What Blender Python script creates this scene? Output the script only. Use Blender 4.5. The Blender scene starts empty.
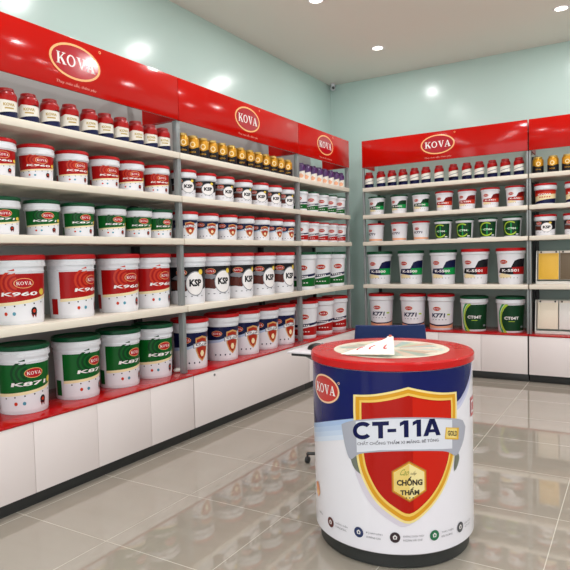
import bpy, bmesh, math
from mathutils import Vector, Matrix
C = bpy.context.scene.collection
PI = math.pi

# ------------------------------------------------------------------ camera
cam_d = bpy.data.cameras.new('camera')
cam = bpy.data.objects.new('camera', cam_d); C.objects.link(cam)
cF = Vector((-0.512575, 0.857372, -0.046692)); cR = Vector((0.858638, 0.512000, -0.024442)); cU = Vector((-0.002950, 0.052620, 0.998610))
cam.matrix_world = Matrix(((cR.x, cU.x, -cF.x, 2.84916), (cR.y, cU.y, -cF.y, -0.75433), (cR.z, cU.z, -cF.z, 1.32301), (0, 0, 0, 1)))
cam_d.sensor_width = 36; cam_d.lens = 36 * 589.468 / 570; cam_d.clip_start = 0.02
bpy.context.scene.camera = cam

# ------------------------------------------------------------------ world and light
w = bpy.data.worlds.new('world'); bpy.context.scene.world = w; w.use_nodes = True
w.node_tree.nodes['Background'].inputs[0].default_value = (0.85, 0.93, 1.0, 1)
w.node_tree.nodes['Background'].inputs[1].default_value = 0.6
vs = bpy.context.scene.view_settings
vs.view_transform = 'Standard'; vs.look = 'None'; vs.gamma = 1; vs.use_curve_mapping = False
vs.exposure = -1.22

def area(name, loc, rot, sx, sy, power, col):
    d = bpy.data.lights.new(name, 'AREA'); d.shape = 'RECTANGLE'; d.size = sx; d.size_y = sy; d.energy = power; d.color = col
    o = bpy.data.objects.new(name, d); C.objects.link(o); o.location = loc; o.rotation_euler = rot
    return o
# daylight entering through the shop front (behind the camera) and the right-hand windows
area('daylight_front', (3.6, -3.72, 1.5), (PI / 2, 0, 0), 4.2, 2.7, 190, (0.95, 0.98, 1.0))
area('daylight_door', (0.35, -3.72, 1.35), (PI / 2, 0, 0), 0.8, 2.4, 45, (0.95, 0.98, 1.0))
area('daylight_right', (6.32, 0.6, 1.6), (PI / 2, 0, PI / 2), 5.0, 2.2, 90, (0.95, 0.98, 1.0))
LAMP_W = 25
LAMPS = [(x, y) for x in (0.502, 2.258, 4.014, 5.6) for y in (-2.4, -1.0, 0.4, 1.0, 2.4, 3.8, 5.19) if y != 0.4]

# ------------------------------------------------------------------ materials
def lin(c): return c / 12.92 if c <= 0.04045 else ((c + 0.055) / 1.055) ** 2.4
def rgb(h):
    if isinstance(h, str): h = tuple(int(h[i:i + 2], 16) / 255 for i in (0, 2, 4))
    return tuple(lin(v) for v in h) + (1,)
MATS = {}
def mat(name, h, rough=0.4, metal=0.0, spec=0.5, coat=0.0, emit=0.0, var=0.0, nscale=30):
    if name in MATS: return MATS[name]
    m = bpy.data.materials.new(name); m.use_nodes = True; nt = m.node_tree
    b = nt.nodes['Principled BSDF']
    b.inputs['Base Color'].default_value = rgb(h); b.inputs['Roughness'].default_value = rough
    b.inputs['Metallic'].default_value = metal; b.inputs['Specular IOR Level'].default_value = spec
    b.inputs['Coat Weight'].default_value = coat; b.inputs['Coat Roughness'].default_value = 0.05
    if emit:
        b.inputs['Emission Color'].default_value = rgb(h); b.inputs['Emission Strength'].default_value = emit
    # gentle procedural unevenness of the finish
    tc = nt.nodes.new('ShaderNodeTexCoord'); n = nt.nodes.new('ShaderNodeTexNoise'); n.inputs['Scale'].default_value = nscale
    mr = nt.nodes.new('ShaderNodeMapRange'); mr.inputs['To Min'].default_value = max(0, rough - 0.03); mr.inputs['To Max'].default_value = rough + 0.04
    nt.links.new(tc.outputs['Object'], n.inputs['Vector']); nt.links.new(n.outputs['Fac'], mr.inputs['Value']); nt.links.new(mr.outputs['Result'], b.inputs['Roughness'])
    if var:
        hs = nt.nodes.new('ShaderNodeHueSaturation'); hs.inputs['Color'].default_value = rgb(h)
        m2 = nt.nodes.new('ShaderNodeMapRange'); m2.inputs['To Min'].default_value = 1 - var; m2.inputs['To Max'].default_value = 1 + var
        nt.links.new(n.outputs['Fac'], m2.inputs['Value']); nt.links.new(m2.outputs['Result'], hs.inputs['Value']); nt.links.new(hs.outputs['Color'], b.inputs['Base Color'])
    MATS[name] = m; return m

M_wall = mat('mint_paint', 'c4dad4', 0.2, spec=0.35, var=0.006, nscale=160)
M_ceil = mat('ceiling_paint', 'efebe3', 0.8, spec=0.2)
M_cream = mat('cream_shelf', 'e6dccd', 0.4)
M_grey = mat('grey_metal', '8b8f90', 0.4, metal=0.2)
M_panel = mat('grey_panel', 'a4a5a4', 0.45)
M_dark = mat('dark_upright', '26282a', 0.5)
M_red = mat('gloss_red', 'ba0e06', 0.11, spec=0.28, coat=0.0)
M_redt = mat('red_counter', 'b20f14', 0.12, spec=0.4, coat=0.1)
M_door = mat('white_laminate', 'e8dddc', 0.35)
M_plinth = mat('black_plinth', '2a2b2b', 0.4)
M_gap = mat('door_gap', '8a807c', 0.6)
M_white = mat('white_plastic', 'e4e4ea', 0.28)
M_whitel = mat('white_print', 'e6e4ea', 0.3)
M_redlid = mat('red_lid', 'b81016', 0.34, spec=0.22)
M_greenlid = mat('green_lid', '074a2c', 0.34, spec=0.22)
M_kred = mat('label_red', 'a80c0c', 0.3, spec=0.22)
M_kred2 = mat('label_deep_red', '7c0808', 0.3, spec=0.22)
M_kor = mat('label_orange', 'c8361c', 0.3, spec=0.22)
M_kgr = mat('label_green', '055a1e', 0.3, spec=0.22)
M_kgr2 = mat('label_deep_green', '043c18', 0.3, spec=0.22)
M_gr3 = mat('label_bright_green', '129648', 0.3, spec=0.22)
M_lgr = mat('label_lime', 'a9c93c', 0.3, spec=0.22)
M_dgr = mat('label_forest', '0d3a1e', 0.3, spec=0.22)
M_navy = mat('label_navy', '0d1240', 0.3, spec=0.22)
M_blk = mat('label_black', '15131a', 0.28, spec=0.22)
M_brn = mat('label_brown', '5c2a22', 0.3, spec=0.22)
M_yel = mat('label_yellow', 'e8c84a', 0.3, spec=0.22)
M_cr = mat('label_cream', 'f0dcae', 0.3)
M_logo = mat('logo_red', 'b51420', 0.3, spec=0.22)
M_lor = mat('logo_rim', 'f0b070', 0.3)
M_ltx = mat('logo_white', 'f2ecec', 0.3)
M_lbl = mat('label_pale_blue', 'b4c6e4', 0.3)
M_gy = mat('label_grey', '8a8a92', 0.3)
M_shred = mat('shield_red', 'a82c18', 0.3, spec=0.22)
M_gold = mat('gold_can', 'c48a14', 0.28, metal=0.45)
M_silver = mat('silver_metal', 'c8c8cc', 0.25, metal=0.9)
M_teal = mat('label_teal', '4a90a8', 0.3)
M_purple = mat('label_purple', '4a2560', 0.3)
M_peach = mat('label_peach', 'eaa884', 0.3)

# ------------------------------------------------------------------ mesh helpers
def finish(name, bm, mats, parent=None, angle=35, recalc=True):
    if recalc: bmesh.ops.recalc_face_normals(bm, faces=bm.faces)
    me = bpy.data.meshes.new(name); bm.to_mesh(me); bm.free()
    for m in (mats if isinstance(mats, (list, tuple)) else [mats]): me.materials.append(m)
    if angle:
        me.shade_smooth(); me.set_sharp_from_angle(angle=math.radians(angle))
    o = bpy.data.objects.new(name, me); C.objects.link(o)
    if parent: o.parent = parent
    return o
def box(bm, x0, x1, y0, y1, z0, z1, bev=0.0, mi=0):
    vs_ = [bm.verts.new((x, y, z)) for x in (x0, x1) for y in (y0, y1) for z in (z0, z1)]
    idx = [(0, 1, 3, 2), (4, 6, 7, 5), (0, 4, 5, 1), (2, 3, 7, 6), (0, 2, 6, 4), (1, 5, 7, 3)]
    fs = [bm.faces.new([vs_[i] for i in f]) for f in idx]
    for f in fs: f.material_index = mi
    if bev:
        es = list({e for f in fs for e in f.edges})
        r = bmesh.ops.bevel(bm, geom=es, offset=bev, segments=2, affect='EDGES', profile=0.5)
        for f in r['faces']: f.material_index = mi
def lathe(bm, prof, n=40, mi=0, cx=0, cy=0):
    rings = []
    for r, z in prof:
        if r < 1e-6: rings.append([bm.verts.new((cx, cy, z))])
        else: rings.append([bm.verts.new((cx + r * math.cos(2 * PI * i / n), cy + r * math.sin(2 * PI * i / n), z)) for i in range(n)])
    for a, b in zip(rings, rings[1:]):
        for i in range(n):
            j = (i + 1) % n
            if len(a) == 1 and len(b) == 1: continue
            if len(a) == 1: f = bm.faces.new((a[0], b[i], b[j]))
            elif len(b) == 1: f = bm.faces.new((a[i], a[j], b[0]))
            else: f = bm.faces.new((a[i], a[j], b[j], b[i]))
            f.material_index = mi
def tube(bm, pts, r, n=10, mi=0):
    pts = [Vector(p) for p in pts]; rings = []
    for i, p in enumerate(pts):
        t = (pts[min(i + 1, len(pts) - 1)] - pts[max(i - 1, 0)]).normalized()
        up = Vector((0, 0, 1)) if abs(t.z) < 0.95 else Vector((1, 0, 0))
        a = t.cross(up).normalized(); b = a.cross(t)
        rr = r[i] if isinstance(r, (list, tuple)) else r
        rings.append([bm.verts.new(p + a * rr * math.cos(2 * PI * k / n) + b * rr * math.sin(2 * PI * k / n)) for k in range(n)])
    for A, B in zip(rings, rings[1:]):
        for k in range(n):
            f = bm.faces.new((A[k], A[(k + 1) % n], B[(k + 1) % n], B[k])); f.material_index = mi
    for R_ in (rings[0], rings[-1]):
        f = bm.faces.new(R_); f.material_index = mi
def empty(name, loc=(0, 0, 0), rz=0.0, label=None, cat=None, group=None):
    o = bpy.data.objects.new(name, None); C.objects.link(o); o.location = loc; o.rotation_euler = (0, 0, rz); o.empty_display_size = 0.1
    if label: o['label'] = label
    if cat: o['category'] = cat
    if group: o['group'] = group
    return o
def copy_tree(o, parent=None):
    c = o.copy(); C.objects.link(c); c.parent = parent
    for ch in list(o.children): copy_tree(ch, c)
    return c
def struct(name, bm, m, angle=0):
    o = finish(name, bm, m, None, angle); o['kind'] = 'structure'; return o

# ------------------------------------------------------------------ printed graphics (2-D shapes wrapped on a surface)
_tc = {}
def text_geo(s, bold=0.0):
    k = (s, bold)
    if k not in _tc:
        cu = bpy.data.curves.new('t', 'FONT'); cu.body = s; cu.resolution_u = 2; cu.offset = bold
        ob = bpy.data.objects.new('t', cu); C.objects.link(ob)
        dg = bpy.context.evaluated_depsgraph_get(); me = bpy.data.meshes.new_from_object(ob.evaluated_get(dg))
        V = [(v.co.x, v.co.y) for v in me.vertices]; F = [tuple(p.vertices) for p in me.polygons]
        bpy.data.objects.remove(ob); bpy.data.meshes.remove(me); bpy.data.curves.remove(cu)
        xs = [v[0] for v in V]; ys = [v[1] for v in V]
        _tc[k] = (V, F, min(xs), max(xs), min(ys), max(ys))
    return _tc[k]
def ell(cu, cv, a, b, n=28, a0=0, a1=2 * PI): return [(cu + a * math.cos(a0 + (a1 - a0) * i / n), cv + b * math.sin(a0 + (a1 - a0) * i / n)) for i in range(n)]
def rect(u0, v0, u1, v1): return [(u0, v0), (u1, v0), (u1, v1), (u0, v1)]
def arcband(cu, cv, a, b, ta, tb, a0, a1, n=16):
    o = [(cu + a * math.cos(a0 + (a1 - a0) * i / n), cv + b * math.sin(a0 + (a1 - a0) * i / n)) for i in range(n + 1)]
    i_ = [(cu + (a - ta) * math.cos(a0 + (a1 - a0) * i / n), cv + (b - tb) * math.sin(a0 + (a1 - a0) * i / n)) for i in range(n + 1)]
    return [[o[k], o[k + 1], i_[k + 1], i_[k]] for k in range(n)]
def smooth(P, sub=5):
    out = []
    for i in range(len(P) - 1):
        p0 = P[max(i - 1, 0)]; p1 = P[i]; p2 = P[i + 1]; p3 = P[min(i + 2, len(P) - 1)]
        for k in range(sub):
            t = k / sub
            out.append(tuple(0.5 * ((2 * p1[j]) + (-p0[j] + p2[j]) * t + (2 * p0[j] - 5 * p1[j] + 4 * p2[j] - p3[j]) * t * t + (-p0[j] + 3 * p1[j] - 3 * p2[j] + p3[j]) * t ** 3) for j in (0, 1)))
    out.append(P[-1]); return out
class Print:
    """layers of coloured shapes; fmap(u, v, lift) -> 3-D"""
    def __init__(s, fmap, step=0.02, lift=0.0005, base=0.0006):
        s.fmap = fmap; s.step = step; s.lift = lift; s.base = base; s.bm = bmesh.new(); s.mats = []; s.n = 0
    def _mi(s, m):
        if m not in s.mats: s.mats.append(m)
        return s.mats.index(m)
    def _emit(s, V, F, m, layer):
        b = bmesh.new(); vs_ = [b.verts.new((x, y, 0)) for x, y in V]
        for f in F:
            try: b.faces.new([vs_[i] for i in f])
            except ValueError: pass
        bmesh.ops.triangulate(b, faces=b.faces)
        if s.step:
            lo = min(x for x, y in V); hi = max(x for x, y in V)
            k = math.floor(lo / s.step) + 1
            while k * s.step < hi - 1e-6:
                bmesh.ops.bisect_plane(b, geom=b.verts[:] + b.edges[:] + b.faces[:], plane_co=(k * s.step, 0, 0), plane_no=(1, 0, 0)); k += 1
        mi = s._mi(m); h = s.base + layer * s.lift; b.verts.index_update()
        nv = [s.bm.verts.new(s.fmap(v.co.x, v.co.y, h)) for v in b.verts]
        for f in b.faces:
            vv = f.verts[:]
            ar = sum(vv[i].co.x * vv[(i + 1) % len(vv)].co.y - vv[(i + 1) % len(vv)].co.x * vv[i].co.y for i in range(len(vv)))
            if abs(ar) < 1e-12: continue
            ids = [v.index for v in vv]
            if ar < 0: ids.reverse()
            try: nf = s.bm.faces.new([nv[i] for i in ids]); nf.material_index = mi
            except ValueError: pass
        b.free()
    def poly(s, P, m, layer=0): s._emit(P, [tuple(range(len(P)))], m, layer)
    def polys(s, L, m, layer=0):
        for P in L: s.poly(P, m, layer)
    def text(s, t, cu, cv, wd, ht, m, layer=3, bold=0.0, shear=0.0, arch=None):
        V, F, x0, x1, y0, y1 = text_geo(t, bold)
        out = []
        for x, y in V:
            a = (x - x0) / (x1 - x0) - 0.5; b = (y - y0) / (y1 - y0) - 0.5
            u = cu + a * wd + shear * b * ht; v = cv + b * ht
            if arch: v += arch(u)
            out.append((u, v))
        s._emit(out, F, m, layer)
    def done(s, name, parent):
        return finish(name, s.bm, s.mats, parent, angle=60, recalc=False)

SER = {
 'K': [[(.1, 0), (.32, 0), (.32, 1), (.1, 1)], rect(0, 0, .42, .07), rect(0, .93, .42, 1), [(.32, .38), (.42, .44), (.88, .94), (.76, .94), (.32, .5)], [(.38, .52), (.56, .66), (1.02, .04), (.74, .04)], rect(.62, .93, .99, 1), rect(.66, 0, 1.08, .07)],
 'V': [[(.08, .95), (.38, .95), (.64, 0), (.5, 0)], [(.56, .1), (.64, 0), (.92, .95), (.8, .95)], rect(0, .93, .46, 1), rect(.7, .93, 1.02, 1)],
 'A': [[(.06, .05), (.18, .05), (.53, 1), (.45, 1)], [(.43, 1), (.58, 1), (.96, .05), (.66, .05)], rect(.24, .3, .72, .38), rect(0, 0, .32, .07), rect(.56, 0, 1.06, .07)],
}
def logo(P, cu, cv, wd, layer=2, rim=M_lor, fill=M_logo, tx=M_ltx, asp=0.54, reg=False, simple=False):
    a = wd / 2; b = a * asp
    P.poly(ell(cu, cv, a, b, 32 if not simple else 20), rim, layer)
    P.poly(ell(cu, cv, a * .92, b * .88, 32 if not simple else 20), fill, layer + 1)
    h = b * 0.66; x = cu - a * 0.74; lw = a * 0.34
    for ch in 'KOVA':
        if ch == 'O':
            for q in arcband(x + lw * .5, cv, lw * .5, h / 2, lw * .19, h * .10, 0, 2 * PI, 14): P.poly(q, tx, layer + 2)
        else:
            for q in SER[ch]: P.poly([(x + p[0] * lw, cv - h / 2 + p[1] * h) for p in q], tx, layer + 2)
        x += a * 0.385
    if reg:
        P.polys(arcband(cu + a * 1.0, cv + b * 1.05, a * .05, a * .05, a * .02, a * .02, 0, 2 * PI, 8), rim, layer + 1)

# ------------------------------------------------------------------ room
XR, YF = 6.3, -3.7
XW, YW, ZC = -0.528, 6.149, 3.5
b = bmesh.new(); box(b, XW - .1, XR + .1, YF - .1, YW + .1, -0.1, 0)
mf = bpy.data.materials.new('floor_tiles'); mf.use_nodes = True; nt = mf.node_tree; bs = nt.nodes['Principled BSDF']
tc = nt.nodes.new('ShaderNodeTexCoord'); mp = nt.nodes.new('ShaderNodeMapping'); mp.inputs['Location'].default_value = (-0.69 + 6.1, -1.145 + 6.1, 0)
br = nt.nodes.new('ShaderNodeTexBrick'); br.offset = 0; br.squash = 1
br.inputs['Scale'].default_value = 1; br.inputs['Brick Width'].default_value = 0.61; br.inputs['Row Height'].default_value = 0.61
br.inputs['Mortar Size'].default_value = 0.0022; br.inputs['Mortar Smooth'].default_value = 0.1; br.inputs['Mortar'].default_value = rgb('c6bfb2')
mp2 = nt.nodes.new('ShaderNodeMapping'); mp2.inputs['Scale'].default_value = (0.5, 3, 1)
nz = nt.nodes.new('ShaderNodeTexNoise'); nz.inputs['Scale'].default_value = 2.2; nz.inputs['Detail'].default_value = 5; nz.inputs['Distortion'].default_value = 0.6
cr = nt.nodes.new('ShaderNodeValToRGB'); cr.color_ramp.elements[0].color = rgb('a1988c'); cr.color_ramp.elements[1].color = rgb('a69d92')
cr.color_ramp.elements[0].position = 0.3; cr.color_ramp.elements[1].position = 0.75
nt.links.new(tc.outputs['Object'], mp.inputs['Vector']); nt.links.new(mp.outputs['Vector'], br.inputs['Vector'])
nt.links.new(tc.outputs['Object'], mp2.inputs['Vector']); nt.links.new(mp2.outputs['Vector'], nz.inputs['Vector']); nt.links.new(nz.outputs['Fac'], cr.inputs['Fac'])
nt.links.new(cr.outputs['Color'], br.inputs['Color1']); nt.links.new(cr.outputs['Color'], br.inputs['Color2']); nt.links.new(br.outputs['Color'], bs.inputs['Base Color'])
mrf = nt.nodes.new('ShaderNodeMapRange'); mrf.inputs['To Min'].default_value = 0.025; mrf.inputs['To Max'].default_value = 0.5
nt.links.new(br.outputs['Fac'], mrf.inputs['Value']); nt.links.new(mrf.outputs['Result'], bs.inputs['Roughness'])
bs.inputs['Specular IOR Level'].default_value = 1.0
struct('floor', b, mf)
b = bmesh.new(); box(b, XW - .1, XR + .1, YF - .1, YW + .1, ZC, ZC + .1); struct('ceiling', b, M_ceil)
b = bmesh.new(); box(b, XW - .1, XW, YF, YW, 0, ZC); struct('wall_left', b, M_wall)
b = bmesh.new(); box(b, XW, XR, YW, YW + .1, 0, ZC); struct('wall_back', b, M_wall)
def holed_wall(name, horiz, at, th, lo, hi, holes):
    b = bmesh.new(); cur = lo
    def bx(a0, a1, z0, z1):
        if horiz: box(b, a0, a1, at, at + th, z0, z1)
        else: box(b, at, at + th, a0, a1, z0, z1)
    for (a0, a1, z0, z1) in holes:
        bx(cur, a0, 0, ZC); bx(a0, a1, z1, ZC)
        if z0 > 0: bx(a0, a1, 0, z0)
        cur = a1
    bx(cur, hi, 0, ZC); struct(name, b, M_wall)
holed_wall('wall_front', True, YF - .1, .1, XW, XR, [(-.1, .8, 0, 2.6), (1.4, 5.8, .1, 2.9)])
holed_wall('wall_right', False, XR, .1, YF, YW, [(-2.0, 3.2, .5, 2.8)])
M_frame = mat('window_aluminium', '55585c', 0.35, metal=0.5)
def wframe(name, horiz, at, a0, a1, z0, z1, n):
    b = bmesh.new()
    def bx(p0, p1, q0, q1):
        if horiz: box(b, p0, p1, at - .04, at + .01, q0, q1, .003)
        else: box(b, at - .01, at + .04, p0, p1, q0, q1, .003)
    bx(a0, a1, z1 - .05, z1); bx(a0, a1, z0, z0 + .05)
    for i in range(n + 1):
        c = a0 + .025 + (a1 - a0 - .05) * i / n; bx(c - .025, c + .025, z0 + .05, z1 - .05)
    struct(name, b, M_frame)
wframe('door_1', True, YF, -.1, .8, 0, 2.6, 1)
wframe('window_1', True, YF, 1.4, 5.8, .1, 2.9, 3)
wframe('window_2', False, XR, -2.0, 3.2, .5, 2.8, 3)

# ------------------------------------------------------------------ racks
Z1, Z2, Z3, Z4, ZK, ZP = 2.102, 1.789, 1.479, 0.987, 0.470, 0.078
ZHB, ZT = 2.334, 2.64
SH = [(Z1, 0.0), (Z2, 0.006), (Z3, 0.019), (Z4, 0.029)]
DB = -0.505
def rack(name, loc, rz, W, label, doors, logo_y=None, tint=None, left_post=True, back=True, lock=None):
    r = empty('display_rack', loc, rz, label, 'display rack', 'wall racks of the paint shop')
    g = 0.005
    for z, d in SH:
        b = bmesh.new(); box(b, DB + .005, d, g, W - g, z - .044, z, .002)
        sh = finish('shelf', b, M_cream, r)
    # shelf brackets on the uprights, one mesh per rack side
    for y in ((0.0, W) if left_post else (W,)):
        yy = y
        b = bmesh.new()
        for (z0, z1) in ((ZK + .015, Z4 - .046), (Z4 + .002, Z3 - .046), (Z3 + .002, Z2 - .046), (Z2 + .002, Z1 - .046), (Z1 + .002, ZHB - .002)):
            y0_, y1_ = (0.0, .018) if y == 0.0 else (W - .018, W)
            box(b, -.052, -.010, y0_, y1_, z0, z1, .002)
        finish('front_upright', b, M_grey, r)
        b = bmesh.new()
        y0_, y1_ = (.001, .03) if y == 0.0 else (W - .03, W - .001)
        for (z0, z1) in ((ZK + .015, Z4 - .046), (Z4 + .002, Z3 - .046), (Z3 + .002, Z2 - .046), (Z2 + .002, Z1 - .046), (Z1 + .002, ZHB - .002)):
            box(b, DB + .012, DB + .045, y0_, y1_, z0, z1)
        u = finish('rear_upright', b, M_dark, r)
    if back:
        b = bmesh.new(); box(b, DB - .012, DB, 0.001, W - .001, ZP, ZT - .02); finish('back_panel', b, tint or M_panel, r)
    # sign box on top
    b = bmesh.new(); box(b, -.018, 0, .003, W - .003, ZHB, ZT, .003)
    box(b, -.34, -.019, .004, .02, ZHB, ZT - .02); box(b, -.34, -.019, W - .02, W - .004, ZHB, ZT - .02)
    box(b, DB, -.341, .004, .02, ZT - .08, ZT - .02); box(b, DB, -.341, W - .02, W - .004, ZT - .08, ZT - .02)
    hp = finish('sign_box', b, M_red, r)
    if logo_y is not None:
        P = Print(lambda u, v, h: (h, u, v), step=0)
        lw = logo_y[1]
        logo(P, logo_y[0], 2.502, lw, rim=mat('sign_rim', 'f2b878', .3), fill=mat('sign_fill', 'b00f22', .12, coat=.5), reg=True, asp=.56)
        P.text('Thay màu sắc, thêm yêu', logo_y[0], 2.502 - lw * .28 - .032, lw * .78, .026, mat('sign_slogan', 'eaa090', .3), 3, shear=.3)
        lg = P.done('logo', hp); lg['label'] = 'oval company logo with white serif letters and slogan below'
    # cabinet
    b = bmesh.new(); box(b, DB, .045, .004, W - .004, ZP + .002, ZK - .001); cab = finish('base_cabinet', b, M_gap, r)
    b = bmesh.new(); box(b, DB, .01, .002, W - .002, 0, ZP, .001); finish('plinth', b, M_plinth, r)
    b = bmesh.new(); box(b, DB, .062, .002, W - .002, ZK, ZK + .014, .003); ct = finish('countertop', b, M_redt, r)
    ct['label'] = 'glossy red countertop'
    e = [0] + doors + [W]
    for i, (a, c) in enumerate(zip(e, e[1:])):
        b = bmesh.new(); box(b, .0455, .059, a + (.005 if i == 0 else .0015), c - (.005 if i == len(e) - 2 else .0015), ZP + .004, ZK - .002, .001)
        dd = finish('door', b, M_door, cab)
        if lock is not None and a <= lock < c:
            b = bmesh.new(); tube(b, [(.059, lock, .435), (.064, lock, .435)], .011, 16); tube(b, [(.064, lock, .435), (.066, lock, .435)], .005, 8, 1)
            k = finish('lock', b, [M_silver, M_dark], cab)
    return r
rack('near', (0, 0.802, 0), 0, 1.771, 'nearest left rack, red sign, holding red-labelled and green-labelled paint buckets', [.433, .870, 1.3235], logo_y=(.864, .37))
rack('mid', (0, 2.573, 0), 0, 1.768, 'middle left rack, gold cans on top, wide locked white cabinet door below', [], logo_y=(.885, .37), lock=.246)
rack('far', (0, 4.341, 0), 0, 1.179, 'narrow left rack in the room corner, green-lidded white buckets inside', [], logo_y=(.575, .37))
rack('wide', (0.111, 5.621, 0), -PI / 2, 1.797, 'wide rack on the back wall behind the blue chair, whole red sign visible', [.436, .886, 1.336], logo_y=(.886, .37), tint=mat('mint_panel', 'a9bcb4', .45))
rack('right', (1.914, 5.621, 0), -PI / 2, 1.797, 'right rack on the back wall, cut by the photo edge, colour boards inside', [.45, .9, 1.35], tint=mat('mint_panel', 'a9bcb4', .45))

# ------------------------------------------------------------------ paint buckets
def interp(prof, v):
    for (r0, z0), (r1, z1) in zip(prof, prof[1:]):
        if z0 <= v <= z1 and z1 > z0: return r0 + (r1 - r0) * (v - z0) / (z1 - z0)
    return prof[-1][0]
def N(P, L): return L
class BucketPrint(Print):
    def __init__(s, rb, rt, hb, v0, v1, arc=80):
        s.R0 = (rb + rt) / 2; s.U = s.R0 * math.radians(arc); s.v0, s.v1 = v0, v1
        s.rf = lambda v: rb + (rt - rb) * v / hb
        def fm(u, v, h):
            a = u * s.U / s.R0; vv = v0 + v * (v1 - v0); r = s.rf(vv) + h
            return (r * math.cos(a), r * math.sin(a), vv)
        super().__init__(fm, step=0.12, lift=.0004, base=.0007)
        s.asp = (v1 - v0) / s.U      # normalised v per normalised u
    def nlogo(s, cu, cv, wd, **k): 
        # ellipse in normalised space keeps true proportions through asp
        logo(s, cu, cv, wd, asp=.54 / s.asp, simple=True, **k)
def lb_wave(P, top, deep, arcc, txt, lower=M_whitel):
    P.poly(rect(-1, 0, 1, 1), lower, 0)
    low = smooth([(-1, .34), (-.5, .36), (0, .39), (.5, .44), (1, .52)], 4)
    P.poly(low + [(1, 1), (-1, 1)], top, 1)
    up = [(u, v + .035) for u, v in low]
    P.poly([(u, v - .03) for u, v in low] + up[::-1], M_cr, 2)
    for a in (.5, .36, .22):
        P.polys(arcband(-.05, .8, a * 1.0, a * .62, .07, .05, PI * .55, PI * 1.45, 8), arcc, 2)
    P.poly(rect(-1.36, .02, -1.10, .38), top, 1)
    P.nlogo(.12, .80, .56, layer=3)
    P.text(txt, .0, .575, 1.05, .085, M_ltx, 4, bold=.03, shear=.35)
    P.poly(ell(.72, .60, .12, .07, 12), M_yel, 3)
    for i in range(6): P.poly(ell(-.72 + i * .28, .28 + i * .02, .025, .018, 6), M_blk, 3)
    P.poly(ell(-.42, .16, .05, .04, 10), M_kor, 3); P.poly(ell(-.18, .16, .05, .04, 10), M_teal, 3)
    P.poly(ell(.4, .2, .1, .085, 12), M_blk, 3); P.poly(ell(.4, .2, .05, .04, 10), M_kor, 4)
    P.poly([(.3, .16), (.36, .05), (.42, .15)], M_kred2, 2); P.poly([(.38, .15), (.46, .05), (.5, .16)], M_kred2, 2)
def lb_k960(P): lb_wave(P, M_kred, M_kred2, M_kor, 'K960')
def lb_k960s(P): lb_wave(P, M_kred, M_kred2, M_kor, 'K960')
def lb_k871(P): lb_wave(P, M_kgr, M_kgr2, M_kgr2, 'K871')
def lb_ksp(P):
    P.poly(rect(-1, 0, 1, 1), M_whitel, 0)
    P.poly([(-1, .3), (-.3, .34), (.4, .3), (1, .42), (1, 1), (-1, 1)], M_blk, 1)
    P.poly([(-1, .38), (-.2, .3), (.2, .5), (-.4, .62), (-1, .58)], M_brn, 2)
    P.poly([(-.9, .66), (-.3, .6), (.05, .7), (-.5, .78)], M_gy, 2)
    P.poly(ell(.22, .52, .42, .36, 26), M_gy, 3); P.poly(ell(.22, .52, .39, .33, 26), M_ltx, 4)
    P.text('KSP', .22, .54, .54, .21, M_blk, 5, bold=.05)
    P.poly(ell(.46, .85, .11, .08, 10), M_yel, 5)
    P.nlogo(-.36, .84, .46, layer=3)
    for i in range(5): P.poly(rect(-.5 + i * .25, .14, -.42 + i * .25, .17), M_gy, 2)
def lb_ct11(P):
    P.poly(rect(-1, 0, 1, 1), M_whitel, 0)
    P.poly([(-1, .56), (-.3, .6), (.3, .74), (1, .9), (1, 1), (-1, 1)], M_navy, 2)
    P.poly([(-1, .46), (-.3, .52), (.3, .68), (1, .86), (1, .9), (.3, .76), (-.3, .62), (-1, .58)], M_lbl, 1)
    sh = [(0, .84), (.3, .9), (.6, .84), (.6, .48), (.48, .26), (.3, .14), (.12, .26), (0, .48)]
    P.poly(sh, mat('shield_rim_print', 'cf9a5c', .3), 3); P.poly([(.3 + (u - .3) * .82, .52 + (v - .52) * .86) for u, v in sh], M_shred, 4)
    P.poly([(-.1, .68), (.3, .74), (.7, .68), (.72, .54), (.3, .6), (-.1, .54)], M_gy, 5)
    P.poly([(-.06, .66), (.3, .72), (.66, .66), (.68, .56), (.3, .62), (-.06, .56)], M_ltx, 6)
    P.text('CT-11A', .3, .645, .6, .07, M_navy, 7, bold=.04)
    P.poly(ell(.3, .38, .1, .1, 6), M_cr, 5)
    P.nlogo(-.42, .79, .48, layer=3)
    for i in range(4): P.poly(ell(-.5 + i * .22, .12, .035, .03, 6), M_navy, 2)
def lb_band(P, col, txt):
    P.poly(rect(-1, 0, 1, 1), M_whitel, 0)
    P.poly([(-1, .0), (1, .0), (1, .38), (.3, .36), (-.3, .28), (-1, .24)], col, 1)
    P.poly([(-1, .0), (1, .0), (1, .05), (-1, .05)], M_whitel, 2)
    P.poly([(-1, .32), (-.2, .36), (1, .46), (1, .54), (-.2, .46), (-1, .4)], M_navy, 2)
    for i in range(6): P.poly(rect(-.38 + i * .12, .40, -.30 + i * .12, .445), M_ltx, 3)
    P.nlogo(0, .74, .56, layer=2)
    for i in range(4): P.poly(rect(-.3 + i * .17, .17, -.2 + i * .17, .2), M_ltx, 2)
def lb_wgreen(P): lb_band(P, M_kgr, 'K-109')
def lb_wred(P): lb_band(P, M_kred, 'K-209')
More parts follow.
